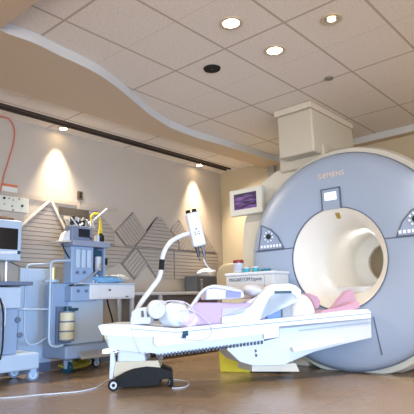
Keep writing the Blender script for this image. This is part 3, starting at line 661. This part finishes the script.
bm = B(); ml = bloc(176, 316, .18); blob(bm, (0, 0, 0), (.16, .16, .13), amp=.09, seed=11, flat=-.085); bmesh.ops.transform(bm, matrix=ml, verts=bm.verts[:])
tag(obj('linen_bundle', bm, mat('white_blue_linen', (226, 232, 242), .85, noise=.06, nscale=14, bump=.6), smooth=True), 'bundled white linen heap behind the headphones', 'linen')
bm = B(); ml = bloc(189, 320, .12); blob(bm, (0, 0, 0), (.10, .09, .09), amp=.1, seed=13, flat=-.06); bmesh.ops.transform(bm, matrix=ml, verts=bm.verts[:])
tag(obj('pink_blanket', bm, mat('pale_pink_linen', (232, 206, 214), .85, noise=.06, nscale=14, bump=.5), smooth=True), 'pale pink crumpled blanket beside the lilac mattress pad', 'blanket')
t = thing('coiled_tubing', bp(198, 325, 0), 'clear coiled tubing hanging over the table side', 'tubing')
bm = B(); tube(bm, [bp(158, 306, -.02), bp(166, 301.5, -.02), bp(176, 301, -.02), bp(185, 302.5, -.02), bp(192, 308, -.02), bp(194, 317, -.02), bp(188, 324, -.02), bp(180, 322, -.02)], .006, n=8)
tube(bm, [bp(180, 312, -.02), bp(190, 310, -.02), bp(202, 316, -.02), bp(211, 326, -.02), bp(211, 334, -.02), bp(203, 340, -.02), bp(190, 340, -.02), bp(180, 338, -.02)], .006, n=8)
obj('tube_loop', bm, mat('clear_tubing', (214, 204, 216), .3, noise=.05), t, True)
bm = B(); cyl(bm, bp(183, 334, -.018), bp(188, 333, -.018), .022); cyl(bm, bp(182, 336, -.018), bp(186, 336.5, -.018), .015); obj('valve', bm, TEAL, t)
bm = B(); tube(bm, [bp(131, 317, -.01), bp(133, 335, -.01), bp(141, 352, -.01), bp(150, 352, -.01)], .003, n=6)
obj('drip_line', bm, PIPE, t)

# ------------------------------------------------------------------ contrast injector
def ip(x, y, v=.3): return bp(x, y, v)
inj = thing('contrast_injector', ip(140, 318), 'white curved arm carrying a tilted white injector head with black knobs', 'injector')
bm = B(); tube(bm, [ip(134, 326), ip(137, 311), ip(143, 300), ip(152, 288), ip(159, 278), ip(161.5, 268)], .024, n=16); obj('lower_arm', bm, WB, inj, True)
bm = B(); tube(bm, [ip(161.5, 268), ip(162, 260), ip(165, 250), ip(172, 241), ip(181, 236), ip(190, 233)], .022, n=16); obj('upper_arm', bm, WB, inj, True)
bm = B(); cyl(bm, ip(161.3, 270), ip(162, 259.5), .027, n=20); obj('clamp_collar', bm, BLACK, inj, True)
top, bot = ip(191.5, 213), ip(199.5, 246.5)
ax = (bot-top).normalized(); side = ax.cross(vv).normalized()
def hb(bm, c, a, s, d): # box centered with half sizes along ax, side, vv
    M = Matrix((ax, side, vv)).transposed().to_4x4(); M.translation = c; return box(bm, -a, a, -s, s, -d, d, M)
L_ = (bot-top).length
bm = B(); hb(bm, (top+bot)/2, L_/2, .066, .055); head = obj('injector_head', bm, WB, inj, bevel=.022, seg=4)
sg = 1 if side.dot(cR) > 0 else -1
for k in (-1, 1):
    c = top-ax*.012+side*.032*k; bm = B(); cyl(bm, c-ax*.022, c+ax*.02, .022, .026, n=18); obj('knob', bm, BLACK, inj, True, bevel=.003)
for k, m__ in ((-1, mat('syringe_dark', (52, 50, 60), .3, noise=.08)), (1, mat('syringe_grey', (100, 96, 104), .25, noise=.1))):
    c = bot+side*.028*k*sg*1.0; bm = B(); cyl(bm, c-ax*.0, c+ax*.10, .017, n=14); cyl(bm, c+ax*.10, c+ax*.14, .006, n=10); cyl(bm, c, c+ax*.02, .024, n=16); obj('syringe', bm, m__, inj, True)
fc = (top+bot)/2-vv*.056
for da, ds, r in ((.0, 0, .008), (.03, -.02, .006), (.03, .02, .006), (.055, -.02, .006), (.055, .02, .006), (.045, 0, .006)):
    c = fc+ax*da+side*ds; bm = B(); cyl(bm, c, c-vv*.004, r, n=10); obj('button', bm, DARK, head)
bm = B(); tube(bm, [bot+ax*.13+side*.01, bot+ax*.18+side*.02, bot+ax*.24+side*.05, bot+ax*.27+side*.10], .005, n=8); obj('feed_line', bm, PIPE, inj, True)

# ------------------------------------------------------------------ anesthesia machine (axis aligned, against the wall)
am = thing('anesthesia_machine', (3.6, 5.1, 0), 'tall grey anesthesia machine with shelves, drawers and canister on castors', 'anesthesia machine')
YM = 4.85
def mx(x, y=300, Y=YM): return at(x, y, 1, Y).x
def mz(x, y, Y=YM): return at(x, y, 1, Y).z
obj('base', box(B(), 3.19, 3.86, 4.85, 5.33, .155, .30), CART, am, bevel=.02, seg=3)
bm = B(); prism(bm, [(3.34, 4.845, .20), (3.85, 4.845, .20), (3.85, 4.78, .15), (3.34, 4.78, .15)], (0, 0, .03)); obj('foot_rest', bm, STEEL, am, bevel=.004)
obj('column_body', box(B(), 3.08, 3.30, 4.98, 5.14, .30, .98), CART, am, bevel=.012)
obj('back_panel', box(B(), 3.30, 3.80, 5.0, 5.30, .30, .80), CARTL, am, bevel=.012)
# canister
cx = mx(69, 320); 
zb_, zt2 = mz(69, 341), mz(69, 311)
bm = B(); rr = lathe(bm, [(.070, 0), (.078, .01), (.078, zt2-zb_-.01), (.070, zt2-zb_)], (cx, 4.89, zb_), n=28); bm.faces.new(rr[0]); bm.faces.new(rr[-1]); cn = obj('absorber_canister', bm, AMBER, am, True)
for k in (0, .30, .62, .95):
    bm = B(); zz = zb_+(zt2-zb_)*k; lathe(bm, [(.077, 0), (.084, .002), (.084, .016), (.077, .018)], (cx, 4.89, zz), n=28); obj('band', bm, CARTD, cn, True)
bm = B(); cyl(bm, (cx+.01, 4.90, zt2), (cx+.01, 4.90, zt2+.05), .03, n=18); box(bm, cx+.02, cx+.14, 4.88, 4.93, zt2+.0, zt2+.03); obj('valve_top', bm, TEAL, cn, True)
obj('canister_bracket', box(B(), cx-.09, cx+.10, 4.95, 4.985, zb_-.03, zt2+.05), CARTD, am)
# middle unit
za_, zb2 = mz(85, 286), mz(85, 301)
x0, x1 = mx(71), mx(97)
mu = obj('flow_unit', box(B(), x0, x1, 4.85, 5.12, zb2, za_), CART, am, bevel=.01)
for x_ in (78, 86):
    bm = B(); c = at(x_, 291, 1, 4.85); cyl(bm, c, c+Vector((0, -.015, 0)), .018, n=16); obj('knob', bm, CARTD, mu, True)
bm = B(); xx0, xx1, z0_, z1_ = mx(89), mx(133.5), mz(112, 299), mz(112, 284.5)
obj('drawer_case', box(B(), xx0, xx1, 4.83, 5.28, z0_, z1_), WB, am, bevel=.008)
dr = obj('drawer', box(B(), xx0+.12, xx1-.01, 4.815, 4.83, z0_+.015, z1_-.03), WB, am, bevel=.004)
c = at(109.5, 290, 1, 4.81); bm = B(); cyl(bm, c, c+Vector((0, -.015, 0)), .011); obj('knob', bm, DARK, dr)
c = at(127, 297, 1, 4.815); obj('badge', box(B(), c.x-.02, c.x+.02, 4.811, 4.815, z0_+.018, z0_+.034), LETTER, dr)
obj('work_shelf', box(B(), x0+.05, xx1, 4.80, 5.30, z1_, z1_+.014), CARTL, am, bevel=.004)
ZW = z1_+.014
# upper tower
zs_ = mz(85, 246.5); zs1 = mz(85, 240.5); xs1 = mx(108.5)
tw = obj('vaporizer_tower', box(B(), x0, mx(93.5), 4.86, 5.02, ZW, zs_), CART, am, bevel=.01)
for x_ in (77, 82.5, 88):
    X = mx(x_); obj('vaporizer', box(B(), X-.028, X+.028, 4.835, 4.86, mz(82, 268), mz(82, 249.5)), CARTL, tw, bevel=.008)
for x_ in (77, 84):
    c = at(x_, 272.5, 1, 4.86); bm = B(); cyl(bm, c, c+Vector((0, -.02, 0)), .018, n=16); obj('knob', bm, CARTD, tw, True)
obj('top_shelf', box(B(), x0-.01, xs1, 4.82, 5.08, zs_, zs1), mat('shelf_grey', (136, 146, 166), .45, noise=.03), am, bevel=.008)
obj('side_wall', box(B(), xs1-.04, xs1-.012, 4.90, 5.05, ZW, zs_), CART, am)
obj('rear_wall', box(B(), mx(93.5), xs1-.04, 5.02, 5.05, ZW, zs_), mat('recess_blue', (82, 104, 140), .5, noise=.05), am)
bm = B(); box(bm, mx(95), xs1-.05, 4.92, 5.01, mz(100, 256), mz(100, 250)); obj('breathing_valve', bm, TEAL, am, bevel=.01)
bm = B(); c = at(98, 262, 1, 4.94); cyl(bm, (c.x, 4.94, mz(98, 270)), (c.x, 4.94, mz(98, 256)), .04, n=20); obj('breathing_valve', bm, W_, am, True)
bm = B(); cyl(bm, (c.x+.09, 4.93, mz(98, 264)), (c.x+.09, 4.93, mz(98, 257.5)), .035, n=18); obj('bellows_cap', bm, BLACK, am, True)
rnd2 = random.Random(3)
for k in range(5):
    X = mx(96)+k*.028; z_ = ZW+.02+rnd2.random()*.05; bm = B(); cyl(bm, (X, 4.92, ZW+.002), (X, 4.92, z_+.05), .016+rnd2.random()*.01, n=14); obj('connector', bm, [W_, CARTD, STEEL, DARK, W_][k], am, True)
# monitor on top
mt, mb = mz(80, 225.5), zs1
ms = obj('ventilator_monitor', box(B(), x0, mx(93, 235), 4.86, 5.02, mb, mt), mat('monitor_slate', (118, 128, 150), .45, noise=.03), am, bevel=.012)
obj('screen', box(B(), mx(79, 235), mx(90, 235), 4.853, 4.86, mz(84, 237.3), mz(84, 229)), SCREEN, ms)
c = at(92, 238, 1, 4.855); bm = B(); cyl(bm, (c.x-.02, 4.86, mb+.03), (c.x-.02, 4.845, mb+.03), .012); obj('knob', bm, DARK, ms)
bm = B(); tube(bm, [(x0+.03, 4.84, mz(75, 285)), (mx(84), 4.80, mz(84, 280)), (mx(97), 4.80, mz(97, 268)), (mx(100), 4.84, mz(100, 264))], .009, n=8); obj('support_rod', bm, STEEL, am, True)
# rail hoops on the left
def hoop(pts, r=.013, Y=4.88): bm = B(); tube(bm, [at(x, y, 1, Y) for x, y in pts], r, n=10, k=5); return obj('side_hoop', bm, CARTL, am, True)
hoop([(70, 260.5), (60, 260.5), (54, 261), (51.2, 264), (50.5, 272), (49.8, 300), (49, 330), (49.2, 341), (52, 346), (58, 346.5), (63, 345)])
hoop([(50, 263.5), (40, 264), (30, 264.6), (27, 267), (26, 275), (25, 300), (24.2, 330), (26, 340), (31, 345), (38, 343), (46, 338)], .010, 5.0)
bm = B(); cyl(bm, at(14, 309.5, 1, 5.0), at(49.5, 309, 1, 4.9), .009); obj('cross_rail', bm, CARTL, am, True)
for x_, y_ in ((67, 372),):
    castor(am, (3.27, 4.93, .062), .062, (1, .25, 0), wm=TEAL, hub=TEAL, fork=CART, w=.05)
castor(am, (3.76, 5.08, .055), .055, (.2, 1, 0), wm=BLACK, hub=STEEL, fork=CART)
castor(am, (3.50, 5.22, .055), .055, (.2, 1, 0), wm=BLACK, hub=STEEL, fork=CART)
castor(am, (3.78, 5.26, .055), .055, (.2, 1, 0), wm=BLACK, hub=STEEL, fork=CART)
bm = B()
for k in range(5):
    tube(bm, [(3.2+.04*k, 5.0, .09+.01*k), (3.3+.05*k, 4.9+.02*k, .05), (3.42+.04*k, 4.96, .08), (3.5+.02*k, 5.05, .11)], .012, n=8)
tag(obj('hose_bundle', bm, mat('olive_hose', (128, 124, 40), .5, noise=.1), smooth=True), 'olive yellow hoses bundled on the floor under the anesthesia machine', 'hoses')
bm = B(); tube(bm, [at(107, 299, 1, 4.98), at(109, 308, 1, 4.98), at(112, 318, 1, 4.98), at(113.5, 330, 1, 4.98)], .010, n=8); obj('hanging_cable', bm, BLACK, am, True)
obj('shelf_leg', box(B(), mx(130)-.03, mx(130), 5.2, 5.26, .30, z0_), CART, am) if False else None
# things on the machine
t = thing('yellow_hose', at(96, 238, 1, 5.0), 'looped yellow breathing hose behind the small bottle', 'hose')
zz = zs1
bm = B(); tube(bm, [at(92, 224, 1, 5.0), at(91, 217, 1, 5.0), at(94, 214, 1, 5.0), at(98, 214, 1, 5.0), at(100, 219, 1, 5.0), at(99.5, 230, 1, 5.0), at(98, 238, 1, 5.0)], .013, n=10)
tube(bm, [at(99, 215, 1, 5.02), at(101, 222, 1, 5.02), at(101.5, 230, 1, 5.02), at(102, 238, 1, 5.02)], .010, n=10); obj('hose_loop', bm, YEL, t, True)
bm = B(); c = at(92, 226, 1, 5.0); cyl(bm, (c.x, 5.0, mt), (c.x, 5.0, c.z+.02), .018); obj('hose_end', bm, W_, t, True)
c = at(101, 236, 1, 4.95)
t = thing('dark_bottle', (c.x, 4.95, zs1), 'small black bottle with white label on the machine top shelf', 'bottle')
hb_ = mz(101, 232)-zs1
bm = B(); rr = lathe(bm, [(.036, 0), (.038, .004), (.038, hb_*.7), (.02, hb_*.9), (.02, hb_)], (c.x, 4.95, zs1), n=22); bm.faces.new(rr[0]); bm.faces.new(rr[-1]); obj('glass', bm, BLACK, t, True)
bm = B(); box(bm, c.x-.085, c.x-.042, 4.92, 4.97, zs1, zs1+hb_*.75); tag(obj('white_carton', bm, W_, bevel=.005), 'little white carton left of the dark bottle', 'carton')
t = thing('gadget_cluster', at(70, 222, 1, 5.1), 'metal clamps and grey connectors clustered on top of the machine monitor', 'equipment')
bm = B(); rnd = random.Random(7)
for k in range(16):
    x_ = 61+rnd.random()*29; X = mx(x_, 219, 5.05); z0_ = mt if X > x0+.02 else mt-.02; Z = mz(x_, 212+rnd.random()*7, 5.05)
    if X < x0+.02: X = x0+.03+rnd.random()*.05
    cyl(bm, (X, 4.92+rnd.random()*.06, mt), (X+rnd.uniform(-.10, .10), 4.92+rnd.random()*.06, mt+.03+rnd.random()*.10), .011, n=8)
obj('clamps', bm, mat('pale_metal', (190, 186, 178), .4, .4, noise=.2), t)
bm = B()
for k in range(7):
    X = x0+.04+k*.03; cyl(bm, (X, 4.95, mt), (X+.01, 4.95, mt+.06+rnd.random()*.06), .015, n=8)
obj('connectors', bm, DARK, t)
bm = B(); a1, a2 = at(93, 221, 1, 4.98), at(107, 209, 1, 4.98); cyl(bm, (a1.x-.0, 4.98, mt), a1+Vector((0, 0, .02)), .008); cyl(bm, a1, a2, .010, .014); obj('pointer_rod', bm, W_, t, True)
# white paper holder on left side of tower
q0, q1 = at(52, 240, 1, 4.95), at(71, 236, 1, 4.95)
t = thing('side_tray', (q0.x+.1, 4.95, q0.z), 'small white tray clipped to the left of the machine monitor', 'tray')
bm = B(); prism(bm, [(q0.x, 4.86, q0.z-.03), (q1.x-.006, 4.86, q0.z-.01), (q1.x-.006, 5.12, q0.z-.01), (q0.x, 5.12, q0.z-.03)], (0, 0, .015)); obj('tray_plate', bm, PANTRIM, t)
bm = B(); prism(bm, [at(63, 241, 1, 4.9), at(70.3, 240, 1, 4.9), at(70.3, 230, 1, 4.9), at(66, 233, 1, 4.9)], (0, .1, 0)); obj('paper_stack', bm, LINEN, t)
bm = B(); tube(bm, [at(62.5, 243, 1, 4.9), at(64, 249, 1, 4.9), at(68, 256, 1, 4.9), at(70.5, 259, 1, 4.9)], .008, n=8); obj('black_cable', bm, BLACK, t, True)
# wrapped supplies on the shelf
bm = B(); c = at(103, 281, 1, 4.98); blob(bm, (c.x, 4.98, ZW+.04), (.27, .13, .06), amp=.12, seed=21, flat=-.038)
tag(obj('blue_supply_bag', bm, BLUEP, smooth=True), 'crumpled blue plastic supply bag on the machine work shelf', 'bag')
bm = B(); c = at(107, 276, 1, 5.10)
for k in range(7): blob(bm, (c.x-.17+.07*k, 5.10+.03*math.sin(k*2), ZW+.085+.012*math.sin(k*1.7)), (.055, .05, .032), amp=.25, seed=40+k, n=14, m_=8)
tag(obj('clear_wrappers', bm, PLAST, smooth=True), 'heap of clear crinkled wrappers behind the blue bag', 'wrappers')
bm = B(); c = at(60, 276, 1, 5.0); c2 = at(60, 285, 1, 5.0); 
t = thing('brass_cylinder', (c.x, 5.1, .9), 'short brass and glass cylinder beside the machine hoop', 'cylinder')
cyl(bm, (c.x, 5.15, mz(60, 280, 5.15)), (c.x, 5.15, mz(60, 268, 5.15)), .045, n=20); obj('cylinder_glass', bm, mat('brass_glass', (190, 170, 120), .3, .4, noise=.1), t, True)
bm = B(); cyl(bm, (c.x, 5.15, mz(60, 280, 5.15)-.03), (c.x, 5.15, mz(60, 280, 5.15)), .07, n=20); box(bm, c.x-.02, 3.07, 5.12, 5.18, mz(60, 280, 5.15)-.03, mz(60, 280, 5.15)-.01); obj('bracket', bm, CARTL, t)

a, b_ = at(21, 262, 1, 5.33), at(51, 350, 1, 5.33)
t = thing('added_blue_board', ((a.x+b_.x)/2, 5.35, .1), 'pale blue board added for the blue light on the wall behind the left rail hoops', 'board')
obj('board', box(B(), a.x, b_.x, 5.335, 5.365, .10, 1.16), mat('board_blue_light', (176, 196, 220), .5, noise=.03), t, bevel=.004)  # added board; its colour stands for blue light on the lower wall
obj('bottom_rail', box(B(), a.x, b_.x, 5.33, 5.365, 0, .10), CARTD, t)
# ------------------------------------------------------------------ monitor cart at the left edge
YC = 4.75
cart = thing('monitor_cart', (2.4, 4.95, 0), 'pale blue cart at left edge carrying a large dark screen', 'cart')
def cxz(x, y): p = at(x, y, 1, YC); return p.x, p.z
obj('shelf', box(B(), 2.0, 2.705, 4.72, 5.2, .945, .985), CARTD, cart, bevel=.006)
cb = obj('drawer_cabinet', box(B(), 2.0, 2.605, 4.76, 5.2, .72, .93), CARTL, cart, bevel=.012)
obj('body', box(B(), 2.05, 2.60, 4.80, 5.2, .28, .72), CART, cart, bevel=.01)
obj('base', box(B(), 2.0, 2.83, 4.76, 5.25, .115, .28), CARTL, cart, bevel=.02)
for x_, y_ in ((17, 320), (19, 335)):
    c = at(x_, y_, 1, 4.80); bm = B(); cyl(bm, c, c+Vector((0, -.03, 0)), .028, n=16); obj('hook', bm, CARTD, cart, True, bevel=.004)
X = at(7, 270, 1, 4.9).x; bm = B(); cyl(bm, (X, 4.92, .985), (X, 4.92, 1.2), .022, n=16); obj('post', bm, STEEL, cart, True)
bm = B(); cyl(bm, (X-.1, 4.9, .985), (X-.1, 4.9, 1.05), .03, n=16); obj('dark_knob', bm, BLACK, cart, True)
a_, b_ = cxz(22.5, 221), cxz(22.5, 261)
mo = obj('patient_monitor', box(B(), 2.12, a_[0], 4.75, 4.98, b_[1], a_[1]), CARTL, cart, bevel=.015, seg=3)
s0, s1 = cxz(18, 229), cxz(18, 250)
obj('screen', box(B(), 2.15, s0[0], 4.742, 4.75, s1[1], s0[1]), SCREEN, mo)
for k in range(9):
    c = at(1+k*1.9, 252.5, 1, 4.75); obj('key', box(B(), c.x-.007, c.x+.007, 4.743, 4.75, c.z-.012, c.z+.012), KEY, mo)
c = at(18.5, 252.5, 1, 4.75); bm = B(); cyl(bm, c, c+Vector((0, -.012, 0)), .018); obj('dial', bm, TEAL, mo)
bm = B(); blob(bm, (2.40, 4.87, a_[1]+.018), (.16, .07, .032), amp=.12, seed=9, flat=-.017); tag(obj('brown_cloth', bm, BROWN, smooth=True), 'folded brown cloth on top of the large dark screen', 'cloth')
castor(cart, (2.78, 4.80, .06), .06, (.4, 1, 0), wm=CARTD, hub=CARTL, fork=CART, w=.035)
castor(cart, (2.2, 5.0, .06), .06, (.4, 1, 0), wm=CARTD, hub=CARTL, fork=CART, w=.035)
castor(cart, (2.78, 5.17, .06), .06, (.4, 1, 0), wm=CARTD, hub=CARTL, fork=CART, w=.035)
castor(cart, (2.2, 5.17, .048), .048, (.4, 1, 0), wm=CARTD, hub=CARTL, fork=CART, w=.035)
t = thing('cart_cables', at(3, 320, 1, 4.72), 'looped black and white cables hanging on the left cart', 'cables')
bm = B(); tube(bm, [at(0, 298, 1, 4.72), at(3, 312, 1, 4.72), at(3, 335, 1, 4.72), at(2, 350, 1, 4.72), at(0, 360, 1, 4.72)], .009, n=8); obj('black_loop', bm, BLACK, t, True)
bm = B(); tube(bm, [at(0, 300, 1, 4.73), at(5, 306, 1, 4.73), at(5, 322, 1, 4.73), at(2, 330, 1, 4.73)], .006, n=8); obj('white_loop', bm, PIPE, t, True)

# floor cables
fl = lambda x, y, z=.006: (lambda p: Vector((p.x, p.y, z)))(at(x, y, 2, 0))
bm = B(); tube(bm, [fl(-8, 399.5), fl(15, 398), fl(40, 395.5), fl(60, 394), fl(80, 392), fl(97, 388), fl(104, 383), fl(110, 380)], .005, n=6)
tag(obj('floor_cable', bm, PIPE, smooth=True), 'long thin white cable trailing across the floor to the table', 'cable')
bm = B(); tube(bm, [fl(172, 380), fl(182, 381), fl(189, 384), fl(184, 388), fl(172, 389)], .004, n=6)
tag(obj('cable_loop', bm, PIPE, smooth=True), 'short white cable loop on the floor right of the castor base', 'cable')

# ------------------------------------------------------------------ light
def spot(loc, target, power, ang, col, r=.05, blend=.4):
    l = bpy.data.lights.new('spot', 'SPOT'); l.energy = power; l.spot_size = math.radians(ang); l.spot_blend = blend; l.color = col; l.shadow_soft_size = r
    o = bpy.data.objects.new('spot_light', l); COL.objects.link(o); o.location = loc
    o.rotation_euler = (Vector(target)-Vector(loc)).to_track_quat('-Z', 'Y').to_euler(); return o
def area(loc, target, sx, sy, power, col, spread=180):
    l = bpy.data.lights.new('area', 'AREA'); l.shape = 'RECTANGLE'; l.size = sx; l.size_y = sy; l.energy = power; l.color = col; l.spread = math.radians(spread)
    o = bpy.data.objects.new('unseen_area_light', l); COL.objects.link(o); o.location = loc
    o.rotation_euler = (Vector(target)-Vector(loc)).to_track_quat('-Z', 'Y').to_euler(); return o
WARM = (1, .80, .55)
for q in wash:
    spot((q.x, q.y-.02, CEIL-.03), (q.x, WY+.05, 1.2), 90, 58, WARM, .03, 1.0)
    spot((q.x, q.y-.05, CEIL-.03), (q.x+.3, 3.4, 0), 110, 115, (1, .86, .68), .05, .8)
for q, e in ((pA, 5), (pC, 6), (pB, 12)):
    spot((q.x, q.y, CEIL-.03), (q.x, q.y, 0), e, 120, (1, .88, .72), .07, .6)
pl = bpy.data.lights.new('bore_light', 'POINT'); pl.energy = .8; pl.color = (.95, .97, 1); pl.shadow_soft_size = .05
po = bpy.data.objects.new('bore_light', pl); COL.objects.link(po); po.location = (GX+.75, GY, GZ+.28)
area((-2.5, -.3, .45), (4.6, 2.9, .1), 2.2, .6, 9, (.22, .60, 1), 60)  # second unseen blue fill, added to tint the scanner's lower edge
spot((4.5, .5, CEIL-.03), (4.6, .7, 0), 170, 95, (1, .86, .66), .07, .8)  # unseen downlight added to brighten the floor at right
# blue: unseen daylight from behind the camera; warm: added to lift the ceiling
area((1.0, -3.0, .7), (3.2, 5.2, .25), 2.4, 1.0, 24, (.28, .58, 1), 60)
area((-2.0, -2.4, 1.2), (3.6, 2.6, 2.6), 3, 2, 78, (1, .90, .80), 150)  # unseen warm fill aimed up, added to brighten the ceiling

w = bpy.data.worlds.new('world'); S.world = w; w.use_nodes = True
w.node_tree.nodes['Background'].inputs[0].default_value = (.84, .745, .66, 1); w.node_tree.nodes['Background'].inputs[1].default_value = .85
S.view_settings.view_transform = 'Standard'; S.view_settings.look = 'None'; S.view_settings.gamma = 1; S.view_settings.exposure = 1.1
S.view_settings.use_curve_mapping = False
